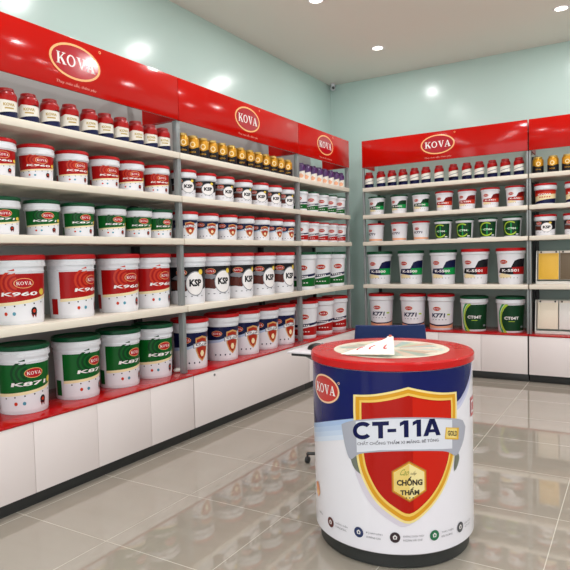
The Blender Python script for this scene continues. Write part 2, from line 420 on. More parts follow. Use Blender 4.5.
def lb_strip(P, blk, strip, strip2, txt):
    P.poly(rect(-1, 0, 1, 1), M_whitel, 0)
    P.poly([(-.05, .42), (.25, .8), (.5, .86), (1, .88), (1, .42)], blk, 1)
    P.poly([(-.75, .36), (-.6, .54), (1, .58), (1, .3), (0, .3)], strip, 2)
    P.poly([(.2, .32), (.1, .56), (1, .58), (1, .3)], strip2, 3)
    P.text(txt, 0.02, .445, .95, .1, M_ltx, 4, bold=.03)
    P.poly([(-.8, .24), (-.5, .34), (0, .28), (.1, .2), (-.6, .16)], M_cr, 1)
    P.nlogo(-.36, .76, .46, layer=2)
    for i in range(6): P.poly(rect(-.6 + i * .2, .16, -.55 + i * .2, .19), M_gy, 2)
def lb_k5500(P): lb_strip(P, M_navy, M_navy, M_gr3, 'K-5500')
def lb_k5501(P): lb_strip(P, M_blk, M_blk, M_kred, 'K-5501')
def lb_sgreen(P):
    lb_strip(P, M_dgr, M_dgr, M_gr3, 'K-5500')
def lb_sred(P):
    lb_strip(P, M_kred2, M_kred, M_kor, 'K-5501')
def lb_k771(P):
    P.poly(rect(-1, 0, 1, 1), M_whitel, 0)
    P.text('K771', -.12, .5, .8, .17, M_navy, 3, bold=.04, shear=.2)
    P.poly(rect(.42, .5, .62, .56), M_lgr, 3)
    P.nlogo(-.2, .76, .48, layer=2)
    P.poly([(-1, .14), (-.2, .08), (.5, .1), (1, .16), (1, .2), (.5, .15), (-.2, .13), (-1, .2)], M_navy, 2)
    P.poly([(-1, .0), (1, .0), (1, .15), (.5, .09), (-.2, .07), (-1, .13)], M_peach, 1)
    for i in range(5): P.poly(rect(-.5 + i * .2, .32, -.42 + i * .2, .35), M_gy, 2)
def lb_ct04(P):
    P.poly(rect(-1, 0, 1, 1), M_dgr, 0)
    P.poly([(-1, .0), (-.5, .0), (-.62, .3), (-.55, .6), (-.3, .9), (-.2, 1), (-1, 1)], M_whitel, 1)
    P.polys(arcband(.35, .45, 1.0, .75, .12, .1, PI * .68, PI * 1.28, 12), M_lgr, 2)
    P.polys(arcband(.35, .45, 1.12, .85, .09, .08, PI * .70, PI * 1.26, 12), M_gr3, 2)
    P.text('CT04T', .05, .5, .8, .12, M_ltx, 3, bold=.03)
    P.poly(rect(-.12, .36, .22, .38), M_lgr, 3)
    P.poly(rect(.6, .12, .8, .19), M_gy, 3)
def lb_sg2(P):
    P.poly(rect(-1, 0, 1, 1), M_dgr, 0)
    P.polys(arcband(-.1, .5, .62, .46, .1, .08, PI * .3, PI * 1.8, 16), M_lgr, 1)
    P.poly(rect(-.6, .44, .5, .52), M_gr3, 2); P.poly(rect(-.1, .15, -.0, .85), M_gr3, 2)
    P.text('CT04', .0, .48, .7, .12, M_ltx, 3, bold=.02)
    P.poly(rect(.78, 0, .88, 1), M_whitel, 2); P.poly(rect(.88, 0, 1, 1), M_white, 2)
    P.poly(rect(.35, .06, .6, .13), M_whitel, 3)
def lb_sk771(P):
    P.poly(rect(-1, 0, 1, 1), M_whitel, 0)
    P.text('K771', -.2, .48, .8, .16, M_navy, 3, bold=.04, shear=.2); P.nlogo(-.3, .74, .46, layer=2)
    P.poly([(-1, 0), (1, 0), (1, .12), (-1, .16)], M_peach, 1)
def lb_tri(P):
    P.poly(rect(-1, 0, 1, 1), M_cr, 0)
    P.poly([(-1, .5), (-.2, .62), (1, .7), (1, 1), (-1, 1)], M_kor, 1)
    P.poly([(-1, .72), (0, .86), (1, .9), (1, 1), (-1, 1)], M_kred, 2)
    P.poly([(-1, 0), (1, 0), (1, .36), (.2, .3), (-1, .12)], M_navy, 1)
    P.text('KOVA', 0, .66, 1.0, .13, M_ltx, 3, bold=.03, shear=.2)
    for i in range(5): P.poly([(-.4 + i * .17, .42), (-.3 + i * .17, .42), (-.27 + i * .17, .5), (-.37 + i * .17, .5)], M_kor, 3)

def make_bucket(H, R, lid, lab, kind):
    """kind: 'tall' pail, 'small' pail or 'slim' straight pail"""
    if kind == 'tall': fl, fc, fn, taper, vt = .075, .095, .075, .86, .73
    elif kind == 'small': fl, fc, fn, taper, vt = .10, .17, .02, .84, .69
    elif kind == 'slim': fl, fc, fn, taper, vt = .085, .06, .02, .80, .80
    else: fl, fc, fn, taper, vt = .07, .11, .02, .82, .77
    Rt = R * .93; Rb = R * taper; Hb = H * (1 - fl)
    r = empty('paint_bucket')
    rf = lambda v: Rb + (Rt - Rb) * v / Hb
    zc0 = H * (1 - fl - fc); zn0 = zc0 - H * fn
    prof = [(0, .004), (Rb - .012, .004), (Rb - .008, 0), (Rb - .002, 0), (Rb, .004), (rf(zn0 - .002), zn0 - .002)]
    if kind == 'tall': prof += [(rf(zn0) + .004, zn0), (rf(zn0) + .004, zn0 + .006), (rf(zn0 + .007), zn0 + .008), (rf(zc0 - .001), zc0 - .001)]
    prof += [(R * .985, zc0), (R * .99, zc0 + H * fc * .55), (R * .965, zc0 + H * fc * .62), (R * .965, Hb - .001), (0, Hb - .001)]
    b = bmesh.new(); lathe(b, prof, 40); finish('body', b, M_white, r, 30)
    b = bmesh.new()
    lathe(b, [(0, Hb), (R * .97, Hb), (R, Hb + .002), (R, H - .010), (R * .985, H - .004), (R * .95, H), (R * .9, H), (R * .87, H - .008), (0, H - .008)], 40)
    finish('lid', b, lid, r, 30)
    P = BucketPrint(Rb, Rt, Hb, H * .05, H * vt); lab(P); P.done('label', r)
    return r
_col = [0]
ORD = ['leftmost', 'second', 'third', 'fourth', 'fifth', 'sixth', 'seventh', 'eighth', 'ninth', 'tenth', 'eleventh', 'twelfth', 'thirteenth']
protos = {}
def get(kindkey):
    """first use returns the prototype, later uses a copy"""
    if kindkey not in protos:
        protos[kindkey] = KINDS[kindkey](); return protos[kindkey]
    return copy_tree(protos[kindkey])
KINDS = {
 'k960': lambda: make_bucket(.385, .15, M_redlid, lb_k960, 'tall'),
 'k871': lambda: make_bucket(.385, .15, M_greenlid, lb_k871, 'tall'),
 'k960s': lambda: make_bucket(.205, .1025, M_redlid, lb_k960s, 'small'),
 'k871s': lambda: make_bucket(.205, .1025, M_greenlid, lb_k871, 'small'),
 'ksp': lambda: make_bucket(.385, .15, M_redlid, lb_ksp, 'tall'),
 'ksps': lambda: make_bucket(.205, .1025, M_redlid, lb_ksp, 'small'),
 'ct11': lambda: make_bucket(.385, .15, M_redlid, lb_ct11, 'tall'),
 'ct11s': lambda: make_bucket(.205, .1025, M_redlid, lb_ct11, 'small'),
 'wg': lambda: make_bucket(.385, .15, M_greenlid, lb_wgreen, 'straight'),
 'wr': lambda: make_bucket(.385, .15, M_redlid, lb_wred, 'straight'),
 'wgs': lambda: make_bucket(.205, .10, M_greenlid, lb_wgreen, 'straight'),
 'wrs': lambda: make_bucket(.205, .10, M_redlid, lb_wred, 'straight'),
 'k5500': lambda: make_bucket(.378, .15, M_greenlid, lb_k5500, 'slim'),
 'k5501': lambda: make_bucket(.378, .15, M_redlid, lb_k5501, 'slim'),
 'k771': lambda: make_bucket(.39, .15, M_redlid, lb_k771, 'straight'),
 'ct04': lambda: make_bucket(.372, .150, M_greenlid, lb_ct04, 'straight'),
 'sg': lambda: make_bucket(.21, .10, M_greenlid, lb_sgreen, 'slim'),
 'sr': lambda: make_bucket(.21, .10, M_redlid, lb_sred, 'slim'),
 'sk771': lambda: make_bucket(.21, .10, M_redlid, lb_sk771, 'slim'),
 'sct': lambda: make_bucket(.21, .10, M_greenlid, lb_sg2, 'slim'),
 'tri': lambda: make_bucket(.21, .108, M_redlid, lb_tri, 'small'),
 'kspb': lambda: make_bucket(.21, .108, M_redlid, lb_ksp, 'small'),
}
def place(kind, pts, az, z, desc, where, group, count0=0, total=None, name=None, cat='paint bucket'):
    n = len(pts)
    for i, (x, y) in enumerate(pts):
        o = get(kind)
        a = az[i] if isinstance(az, (list, tuple)) else az + (6, -5, 3, -8, 7, 0, -4)[(i * 3 + int(z * 7)) % 7]
        o.location = (x, y, z + .0005); o.rotation_euler = (0, 0, math.radians(a))
        pos = ORD[i] if (i == 0) else (ORD[i] + ' from left')
        if i == n - 1 and n > 1: pos = 'rightmost'
        o['label'] = f'{desc}, {pos}, {where}'; o['category'] = cat; o['group'] = group
ZB = ZK + .014
L = lambda x, ys: [(x, y) for y in ys]
NL, ML, FL = 'nearest left rack', 'middle left rack', 'narrow corner rack'
place('k960s', L(-.125, [1.215, 1.46, 1.71, 1.965, 2.19, 2.445]), -22, Z2, 'small red-labelled bucket', 'second shelf of ' + NL, 'small red-labelled buckets, near rack second shelf')
place('k871s', L(-.125, [1.225, 1.485, 1.742, 2.008, 2.25, 2.46]), -22, Z3, 'small green-labelled bucket', 'third shelf of ' + NL, 'small green-labelled buckets, near rack third shelf')
place('k960', L(-.18, [1.349, 1.716, 2.10, 2.415]), [-32, 11, -12, -6], Z4, 'large red-labelled bucket', 'fourth shelf of ' + NL, 'large red-labelled buckets, near rack')
place('k871', L(-.185, [1.357, 1.739, 2.09, 2.42]), [-20, 3, -2, -18], ZB, 'large green-labelled bucket', 'red counter of ' + NL, 'large green-labelled buckets, near rack')
place('ksps', L(-.105, [2.722, 2.968, 3.215, 3.485, 3.745, 3.98, 4.215]), -42, Z2, 'small black-labelled bucket', 'second shelf of ' + ML, 'small black-labelled buckets')
place('ct11s', L(-.105, [2.728, 2.985, 3.245, 3.50, 3.755, 3.985, 4.21]), -42, Z3, 'small navy and white bucket with shield', 'third shelf of ' + ML, 'small navy and white shield buckets')
place('ksp', L(-.14, [2.775, 3.105, 3.445, 3.80, 4.155]), [-40, -34, -24, -30, -30], Z4, 'large black-labelled bucket', 'fourth shelf of ' + ML, 'large black-labelled buckets')
place('ct11', L(-.155, [2.80, 3.215, 3.54, 3.86, 4.175]), [-32, -38, -44, -42, -40], ZB, 'large navy and white bucket with shield', 'red counter of ' + ML, 'large navy and white shield buckets')
place('wgs', L(-.10, [4.49, 4.735, 4.96, 5.17, 5.385]), [-62, -55, -52, -50, -46], Z2, 'small white bucket with green bottom band', 'second shelf of ' + FL, 'small white and green buckets')
place('wrs', L(-.10, [4.50, 4.725, 4.95, 5.18, 5.395]), [-60, -56, -52, -50, -48], Z3, 'small white bucket with red bottom band', 'third shelf of ' + FL, 'small white and red buckets')
place('wg', L(-.14, [4.61, 4.965, 5.325]), [-62, -50, -38], Z4, 'large white bucket with green bottom band', 'fourth shelf of ' + FL, 'large white and green buckets')
place('wr', L(-.14, [4.62, 5.00, 5.355]), [-62, -50, -36], ZB, 'large white bucket with red bottom band', 'red counter of ' + FL, 'large white and red buckets')
B = lambda y, xs: [(x, y) for x in xs]
WB = 'wide back rack'
place('sg', B(5.745, [.242, .513, .766]), -86, Z2, 'small green-lidded bucket with dark label', 'second shelf of ' + WB, 'small green-lidded buckets, back rack second shelf')
place('sr', B(5.745, [1.03, 1.276, 1.516, 1.765]), -86, Z2, 'small red-lidded bucket with red label', 'second shelf of ' + WB, 'small red-lidded buckets, back rack second shelf')
place('sk771', B(5.74, [.227, .513, .766]), -84, Z3, 'small white bucket with red lid', 'third shelf of ' + WB, 'small white buckets, back rack third shelf')
place('sct', B(5.74, [1.016, 1.249, 1.491, 1.735]), -84, Z3, 'small dark green bucket with lime swirl', 'third shelf of ' + WB, 'small dark green buckets, back rack third shelf')
place('k5500', B(5.775, [.25, .631, 1.002]), [-78, -80, -82], Z4, 'large green-lidded bucket with navy strip label', 'fourth shelf of ' + WB, 'large green-lidded buckets, back rack')
place('k5501', B(5.775, [1.349, 1.712]), [-84, -84], Z4, 'large red-lidded bucket with black-red strip label', 'fourth shelf of ' + WB, 'large red-lidded buckets, back rack')
place('k771', B(5.775, [.263, .649, .971]), [-76, -78, -79], ZB, 'large white bucket with red lid', 'counter of ' + WB + ' behind chair', 'large white buckets, back rack counter')
place('ct04', B(5.782, [1.330, 1.706]), [-80, -80], ZB, 'large dark green bucket with lime arc', 'counter of ' + WB, 'large dark green buckets, back rack counter')
RB = 'right back rack'
place('tri', B(5.745, [2.054, 2.335]), -88, Z2, 'small bucket with red, cream and navy label', 'second shelf of ' + RB, 'small tricolour buckets, right back rack')
place('kspb', B(5.74, [2.052, 2.322]), -85, Z3, 'small black-labelled bucket with pinkish red lid', 'third shelf of ' + RB, 'small black-labelled buckets, right back rack')

# ------------------------------------------------------------------ cans on the top shelves
M_canw = mat('can_white', 'e8e2d8', .3)
def can_print(r, h, fn, arc=178):
    def fm(u, v, hh):
        a = u * math.radians(arc); return ((r + hh) * math.cos(a), (r + hh) * math.sin(a), v * h)
    P = Print(fm, step=.08, lift=.0004, base=.0005); fn(P); return P
def make_can(body, cap, fn, R=.0525, H=.165, cap_twist=None):
    o = empty('paint_can')
    b = bmesh.new(); lathe(b, [(0, 0), (R - .003, 0), (R, .003), (R, H * .77), (R * .95, H * .83), (R * .84, H * .875), (R * .76, H * .885), (R * .76, H * .90), (0, H * .90)], 28); finish('body', b, body, o, 30)
    b = bmesh.new(); lathe(b, [(0, H * .90), (R * .79, H * .90), (R * .79, H * .92), (R * .77, H * .985), (R * .70, H), (0, H)], 28); finish('cap', b, cap, o, 30)
    P = can_print(R, H, fn); P.done('label', o)
    return o
def can_rwn(P):
    P.poly([(-1, .02), (1, .02), (1, .765), (-1, .765)], M_canw, 0)
    P.poly([(-1, .02), (1, .02), (1, .14), (.3, .24), (0, .17), (-.3, .1), (-1, .1)], M_navy, 2)
    P.poly([(-1, .56), (-.4, .54), (-.25, .60), (0, .57), (.3, .64), (1, .56), (1, .767), (-1, .767)], M_kred, 2)
    gtx = mat('can_gold_text', 'b89c50', .3)
    P.text('KOVA', 0, .44, .36, .10, gtx, 3, bold=.04)
    P.poly(rect(-.14, .30, .14, .345), gtx, 3)
def can_gold(P):
    P.poly([(-1, .02), (1, .02), (1, .40), (.3, .46), (0, .36), (-.3, .46), (-1, .40)], M_blk, 1)
    P.polys(arcband(.0, .56, .13, .13, .05, .045, 0, 2 * PI, 14), M_cr, 2)
    P.text('KOVA', 0, .22, .3, .08, M_gold, 2, bold=.02)
def can_purple(P):
    P.poly([(-1, .02), (1, .02), (1, .765), (-1, .765)], M_canw, 0)
    P.poly([(-1, .50), (-.2, .42), (.3, .54), (1, .50), (1, .767), (-1, .767)], M_purple, 2)
    P.poly([(-.3, .12), (.0, .36), (.2, .24), (.1, .08)], M_peach, 2)
def can_slant(P):
    P.poly([(-1, .02), (1, .02), (1, .765), (-1, .765)], M_canw, 0)
    P.poly([(-1, .02), (1, .02), (1, .5), (.36, .26), (-.36, .04), (-1, .2)], M_navy, 2)
    P.poly([(-1, .767), (-1, .50), (-.36, .54), (.36, .70), (1, .72), (1, .767)], M_kred, 2)
    P.poly([(-.36, .30), (.36, .46), (.36, .50), (-.36, .34)], M_gy, 3)
def _can_a():
    o = make_can(mat('can_red', '9c0e12', .3), mat('cap_red', 'a81216', .3), can_rwn); return o
KINDS['can_a'] = _can_a
KINDS['can_d'] = lambda: make_can(mat('can_red', '9c0e12', .3), mat('cap_red', 'a81216', .3), can_slant, R=.05, H=.18)
KINDS['can_b'] = lambda: make_can(M_gold, mat('cap_gold', 'c8a860', .3, metal=.5), can_gold, H=.165)
KINDS['can_c'] = lambda: make_can(M_purple, M_purple, can_purple, H=.165)
place('can_a', L(-.08, [1.258, 1.394, 1.533, 1.672, 1.818, 1.945, 2.08, 2.215, 2.352, 2.482]), -25, Z1, 'red, white and navy can', 'top shelf of ' + NL, 'red and white cans, near rack', cat='paint can')
place('can_b', L(-.08, [2.69, 2.815, 2.935, 3.05, 3.18, 3.31, 3.445, 3.58, 3.71, 3.84, 3.97, 4.10, 4.235]), -42, Z1, 'gold and black can', 'top shelf of ' + ML, 'gold cans, middle rack', cat='paint can')
place('can_c', L(-.075, [4.48, 4.61, 4.745, 4.875, 5.01, 5.145, 5.28, 5.41]), -55, Z1, 'white can with purple top', 'top shelf of ' + FL, 'purple-topped cans', cat='paint can')
place('can_d', B(5.70, [.168, .315, .448, .578, .712, .842, .988, 1.144, 1.286, 1.417, 1.548, 1.678, 1.811]), -78, Z1, 'small red, white and navy can', 'top shelf of ' + WB, 'red and white cans, back rack', cat='paint can')
place('can_b', B(5.70, [1.991, 2.13, 2.262]), -85, Z1, 'gold and black can', 'top shelf of ' + RB, 'gold cans, right back rack', cat='paint can')

# ------------------------------------------------------------------ colour boards on the right back rack
def board(x, z, col, name_mat, label, hgt, lean=.10):
    o = empty('sample_board', (x, 5.73, z), 0, label, 'colour sample board', 'colour sample boards')
    b = bmesh.new(); box(b, -.097, .097, .004, .012, 0, hgt, .002)
    for v in b.verts: v.co.y += v.co.z * lean
    finish('backing', b, mat('board_cream', 'ece0d4', .5), o)
    b = bmesh.new(); box(b, -.094, .094, -.002, .0035, .004, hgt - .022, .002)
    for v in b.verts: v.co.y += v.co.z * lean
    finish('colour_sheet', b, mat(name_mat, col, .45, var=.04, nscale=120), o)
    for sx in (-.07, .07):
        b = bmesh.new(); tube(b, [(sx, -.006 + hgt * lean, hgt - .01), (sx, .014 + hgt * lean, hgt - .01)], .008, 10)
        finish('clip', b, M_dark, o)
def stand(x, z, W, label):
    o = empty('board_stand', (x, 5.72, z), 0, label, 'display stand', 'white stands for colour boards')
    b = bmesh.new(); box(b, 0, W, -.02, .14, 0, .014, .002); box(b, 0, W, -.02, -.012, .014, .03, .001); finish('tray', b, mat('stand_white', 'e6e2dc', .4), o)
    for sx in (0, W - .008):
        b = bmesh.new(); vs_ = [(-.02, .0145), (.14, .0145), (.14, .34), (.03, .34)]
        f0 = [b.verts.new((sx, y, zz)) for y, zz in vs_]; f1 = [b.verts.new((sx + .008, y, zz)) for y, zz in vs_]
        b.faces.new(f0); b.faces.new(f1)
        for k in range(4): b.faces.new((f0[k], f0[(k + 1) % 4], f1[(k + 1) % 4], f1[k]))
        finish('side_panel', b, mat('stand_white', 'e6e2dc', .4), o)
    b = bmesh.new(); box(b, .0085, W - .0085, .118, .124, .0145, .34); finish('rear_panel', b, mat('stand_pale', 'c4ccc2', .5), o)
stand(1.965, Z4 + .0005, .66, 'white stand on fourth shelf holding the yellow and brown boards')
stand(1.955, ZB + .0005, .66, 'white stand on the red counter holding the pale boards')
z0 = Z4 + .045
board(2.080, z0, 'eab63a', 'sheet_yellow', 'yellow colour sample board on fourth shelf of right back rack', .29)
board(2.282, z0, '6c5a44', 'sheet_brown', 'dark brown colour sample board right of the yellow one', .29)
board(2.484, z0, '8a8070', 'sheet_taupe', 'taupe colour sample board past the brown one', .29)
z0 = ZB + .045
board(2.070, z0, 'efe3cf', 'sheet_cream', 'cream colour sample board with faint swatches below the yellow board', .29)
board(2.272, z0, 'e9e6e2', 'sheet_white', 'off-white colour sample board right of the cream board', .29)
board(2.474, z0, 'dcd8d0', 'sheet_ash', 'pale ash colour sample board past the off-white one', .29)

# ------------------------------------------------------------------ drum table shaped like a paint bucket
DX, DY = 1.850, 1.876
AZ0 = math.radians(-69.2)
drum = empty('promotional_drum_table', (DX, DY, 0), AZ0, 'large cylindrical display table printed like a paint bucket with red lid top', 'display table')
b = bmesh.new(); lathe(b, [(0, 0), (.340, 0), (.347, .006), (.347, .068), (0, .068)], 96); finish('base', b, M_plinth, drum)
b = bmesh.new(); lathe(b, [(0, .0685), (.364, .0685), (.3680, .073), (.3685, .841), (0, .841)], 128); finish('body', b, mat('drum_white', 'ebe6ee', .22, coat=.3), drum)
b = bmesh.new(); lathe(b, [(0, .8415), (.370, .8415), (.377, .846), (.377, .872), (.371, .880), (0, .880)], 128)
lid = finish('lid', b, mat('drum_lid_red', 'c40c0e', .2, spec=.35), drum)
RD = .3685
P = Print(lambda u, v, h: ((RD + h) * math.cos(u / RD), (RD + h) * math.sin(u / RD), v), step=.016, lift=.0004, base=.0006)
navy = mat('drum_navy', '061058', .2, spec=.3)
edge = smooth([(-.578, .52), (-.4529, .552), (-.3006, .598), (-.173, .632), (-.05, .655), (.1, .665), (.2953, .690), (.36, .722), (.42, .772), (.47, .835)], 4)
P.poly(edge + [(.47, .8405), (-.578, .8405)], navy, 1)
P.poly(rect(.47, .836, 1.157, .8405), navy, 1); P.poly(rect(-1.157, .50, -.578, .8405), navy, 1)
for i, c in enumerate(('a9bfe4', 'b9cbe9', 'c9d6ee', 'd8e0f2')):
    d0 = .022 * i; lo = [(u, v - .022 * (i + 1)) for u, v in edge if u < .0]
    P.poly(lo + [(u, v - d0) for u, v in edge if u < .0][::-1], mat('drum_blue_%s' % 'abcd'[i], c, .22), 1)
for i, c in enumerate(('b7b6d6', 'cbcae2')):
    up = [(u, v - .018 * i) for u, v in edge if u > .25]
    P.poly([(u, v - .018) for u, v in up] + up[::-1], mat('drum_lilac_%s' % 'ab'[i], c, .22), 1)
# shield
so = [(-.163, .737), (-.0886, .7437), (-.0054, .760), (.0682, .7785), (.1446, .759), (.2209, .7445), (.3035, .737)]
lowo = smooth([(.3052, .70), (.3045, .6575), (.3003, .5724), (.2854, .4677), (.2538, .3882), (.2096, .3197), (.1465, .255), (.0655, .2050), (-.0097, .240), (-.072, .2914), (-.1143, .3548), (-.1459, .4323), (-.1601, .5419), (-.1645, .6703)], 4)
SC = (.0695, .52)
def sc(pts, k, kv=None): return [(SC[0] + (u - SC[0]) * k, SC[1] + (v - SC[1]) * (kv or k)) for u, v in pts]
top_o = smooth(so[:4], 3)[:-1] + smooth(so[3:], 3)
outer = top_o + lowo
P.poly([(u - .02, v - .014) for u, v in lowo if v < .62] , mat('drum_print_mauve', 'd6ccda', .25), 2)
P.poly(outer, mat('shield_pale_gold', 'f3dc92', .22), 4)
P.poly(sc(outer, .955, .965), mat('shield_gold', 'd99a22', .2, spec=.3), 5)
P.poly(sc(outer, .88, .905), mat('shield_light_gold', 'efc65c', .2), 6)
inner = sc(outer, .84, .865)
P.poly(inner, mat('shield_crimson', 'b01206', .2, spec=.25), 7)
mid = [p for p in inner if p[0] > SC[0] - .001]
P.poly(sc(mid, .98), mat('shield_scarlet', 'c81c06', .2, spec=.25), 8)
# ribbon
dk = mat('ribbon_underside', '6e7266', .3)
P.poly(smooth([(-.1815, .456), (-.155, .50), (-.1377, .4939), (-.128, .43), (-.1304, .4005), (-.155, .410), (-.172, .43), (-.1815, .456)], 3)[:-1], dk, 3)
P.poly(smooth([(.292, .475), (.312, .47), (.3192, .4471), (.3044, .4159), (.284, .400), (.286, .44), (.292, .475)], 3)[:-1], dk, 3)
rt = smooth([(-.225, .600), (-.19, .617), (-.1349, .6335), (-.0276, .6500), (.0746, .6530), (.1846, .6440), (.2945, .6235), (.345, .6060)], 4)
rbm = smooth([(.367, .575), (.352, .525), (.325, .488), (.292, .4649), (.2387, .4925), (.1592, .5070), (.052, .5130), (-.0506, .5060), (-.1377, .487), (-.1815, .456), (-.205, .50), (-.219, .56), (-.225, .600)], 4)
P.poly(rt + rbm[:-1], mat('ribbon_grey', 'a9a9b6', .22), 9)
rt2 = [(u, v - .006) for u, v in rt if -.16 < u < .29]
P.poly(rt2 + [(.27, .50), (.1592, .5145), (.052, .520), (-.0506, .5135), (-.15, .492)], mat('ribbon_silver', 'dcdce6', .22), 10)
# CT-11A in heavy sans strokes
tx = mat('drum_text_navy', '0a1046', .25, spec=.25)
AB = lambda u: .5455 + (u + .165) * .06 + .012 * (1 - ((u - .02) / .19) ** 2)
def st(poly): P.poly([(u, AB(u) + v * .071) for u, v in poly], tx, 11)
def seg(u0, u1): return [(u0, 0), (u1, 0), (u1, 1), (u0, 1)]
for q in arcband(-.1225, .5, .0445, .53, .019, .245, math.radians(42), math.radians(318), 22): st(q)
st([(-.0805, .76), (-.012, .76), (-.012, 1), (-.0805, 1)]); st([(-.056, 0), (-.036, 0), (-.036, .77), (-.056, .77)])
st([(-.018, .34), (.017, .34), (.017, .54), (-.018, .54)])
for o_ in (.0, .052):
    st([(.048 + o_, 0), (.067 + o_, 0), (.067 + o_, 1), (.048 + o_, 1)]); st([(.032 + o_, .66), (.049 + o_, .78), (.049 + o_, 1), (.032 + o_, .88)])
st([(.128, 0), (.149, 0), (.176, 1), (.156, 1)]); st([(.186, 0), (.208, 0), (.180, 1), (.160, 1)]); st([(.143, .2), (.193, .2), (.188, .38), (.149, .38)])
P.text('CHẤT CHỐNG THẤM XI MĂNG, BÊ TÔNG', .025, 0, .345, .021, mat('drum_text_grey', '55555f', .3), 11, bold=.015, arch=lambda u: AB(u) - .018)
P.poly([(.2347, .5966), (.3143, .581), (.3099, .530), (.2286, .5478)], mat('plaque_gold', 'd9ab3c', .2), 11)
P.poly([(.240, .592), (.300, .580), (.296, .540), (.235, .553)], mat('plaque_light', 'efd27a', .2), 12)
P.text('GOLD', .272, 0, .056, .022, mat('text_dark_brown', '3c2a14', .3), 13, bold=.03, arch=lambda u: .565 - (u - .272) * .2)
# hexagon badge
HC = (.0675, .384)
def hexa(k): return [(HC[0] + .0680 * k * u, HC[1] + .0820 * k * v) for u, v in ((0, 1), (1, .5), (1, -.5), (0, -1), (-1, -.5), (-1, .5))]
P.poly(hexa(1.06), mat('hex_rim', 'a8642a', .22), 9); P.poly(hexa(1.0), mat('shield_gold', 'd99a22', .2, spec=.3), 10); P.poly(hexa(.92), mat('hex_pale', 'efdc9c', .22), 11)
P.poly([p for p in hexa(.90) if p[0] < HC[0] + .001], mat('hex_honey', 'e6c872', .22), 12)
bk = mat('badge_text', '2a1c10', .3)
P.text('CHỐNG', HC[0] + .001, .3865, .106, .038, bk, 13, bold=.045)
P.text('THẤM', HC[0] + .001, .3440, .078, .032, bk, 13, bold=.045)
P.text('Cao', HC[0] - .018, .424, .035, .026, mat('badge_green', '7a8a2a', .3), 13, shear=.5); P.text('cấp', HC[0] + .018, .419, .024, .018, mat('text_dark_brown', '3c2a14', .3), 13, shear=.5)
for k in range(3): P.poly(ell(HC[0] - .014 + .014 * k, .316, .0035, .003, 6), bk, 13)
# company logo
lw_ = mat('drum_logo_rim', 'f4c8a0', .2)
logo(P, -.338, .736, .206, layer=3, rim=lw_, fill=mat('drum_logo_red', 'c2261c', .2), asp=.62, reg=False)
P.polys(arcband(-.238, .775, .006, .006, .0025, .0025, 0, 2 * PI, 8), lw_, 4)
# feature icons and their captions
ICO = [(-.3098, '5a1c1c'), (-.1503, '1b2c5c'), (.0054, '2c1820'), (.175, '1c6a44'), (.3211, '4a4a50')]
for k, (u, c) in enumerate(ICO):
    zz = .1184 + .0 if k == 0 else .1455
    zz = .140 if k == 0 else .1455
    P.poly(ell(u, zz, .0215, .0225, 20), mat('icon_%s' % 'abcde'[k], c, .3), 3)
    P.poly([(u - .007, zz - .008), (u + .007, zz - .008), (u + .009, zz + .004), (u, zz + .012), (u - .009, zz + .004)], mat('icon_glyph', 'e4dede', .3), 4)
    P.poly(ell(u, zz, .004, .005, 8), mat('icon_%s' % 'abcde'[k], c, .3), 5)
CAP = [('CHỐNG THẤM', 'TƯỜNG ĐỨNG'), ('ĐỘ BÁM DÍNH', 'XI MĂNG CAO'), ('KHÔNG CHỨA THỦY', 'NGÂN VÀ CHÌ'), ('THÂN THIỆN', 'MÔI TRƯỜNG'), ('SẢN PHẨM', 'VIỆT NAM')]
gt = mat('caption_grey', '77747c', .35)
for k, (u, c) in enumerate(ICO):
    wd_ = (.07, .07, .088, .066, .058)[k]
    P.text(CAP[k][0], u + .034 + wd_ / 2, .152, wd_, .011, gt, 3); P.text(CAP[k][1], u + .034 + wd_ * .45, .135, wd_ * .9, .011, gt, 3)
P.text('SƠN', -.40, .150, .04, .012, gt, 3)
# flame mark and the red seal seen edge-on
P.poly([(-.455, .225), (-.425, .212), (-.405, .235), (-.41, .262), (-.425, .248), (-.43, .285), (-.45, .258), (-.462, .27)], mat('flame_orange', 'e8905a', .3), 3)
P.poly([(-.445, .228), (-.425, .22), (-.415, .24), (-.435, .255)], mat('flame_yellow', 'f2c88a', .3), 4)
P.poly(rect(.436, .60, .50, .685), mat('seal_red', 'c04a50', .3), 3)
P.poly(rect(.446, .615, .49, .67), M_whitel, 4); P.poly(rect(.452, .625, .484, .66), mat('seal_red', 'c04a50', .3), 5)
pr = P.done('printed_wrap', drum); pr['label'] = 'navy and white wrap with shield, silver ribbon and waterproofing text'
# colour wheel disc on the lid
def flat(z): return lambda u, v, h: (u, v, z + h)
P = Print(flat(.8800), step=0, lift=.0004, base=.0008)
RDc = .268
P.poly(ell(0, 0, RDc, RDc, 96), mat('disc_cream', 'efe8d4', .25), 0)
cols = ['8fb0a0', 'c8a890', '6f8f80', '9c7a60', 'd8b8a0', 'b0c8c0', 'e0c0b0', '88a8a8', 'c08870', 'a8b890', '70a0a0', 'd0b0b0', '7c6c5c', 'a0c0b8', 'e4d0b0', '909880', 'b0988c', '74988c', 'd4a494', 'a4b4b4', '8c8474', 'bcd0c4', 'c49c84', '7ca49c']
for i, c in enumerate(cols):
    a0 = 2 * PI * i / 24; a1 = 2 * PI * (i + 1) / 24; ro = .225 + .02 * ((i * 7) % 3 - 1)
    P.poly([(.05 * math.cos(a0), .05 * math.sin(a0)), (ro * math.cos(a0), ro * math.sin(a0)), (ro * math.cos(a1), ro * math.sin(a1)), (.05 * math.cos(a1), .05 * math.sin(a1))], mat('wheel_%s' % 'abcdefghijklmnopqrstuvwx'[i], tuple(.55 * int(c[q:q + 2], 16) / 255 + .45 * e_ for q, e_ in zip((0, 2, 4), (.93, .90, .83))), .3), 1)
dsc = P.done('colour_wheel_print', lid); dsc['label'] = 'round cream print with a wheel of paint colours'

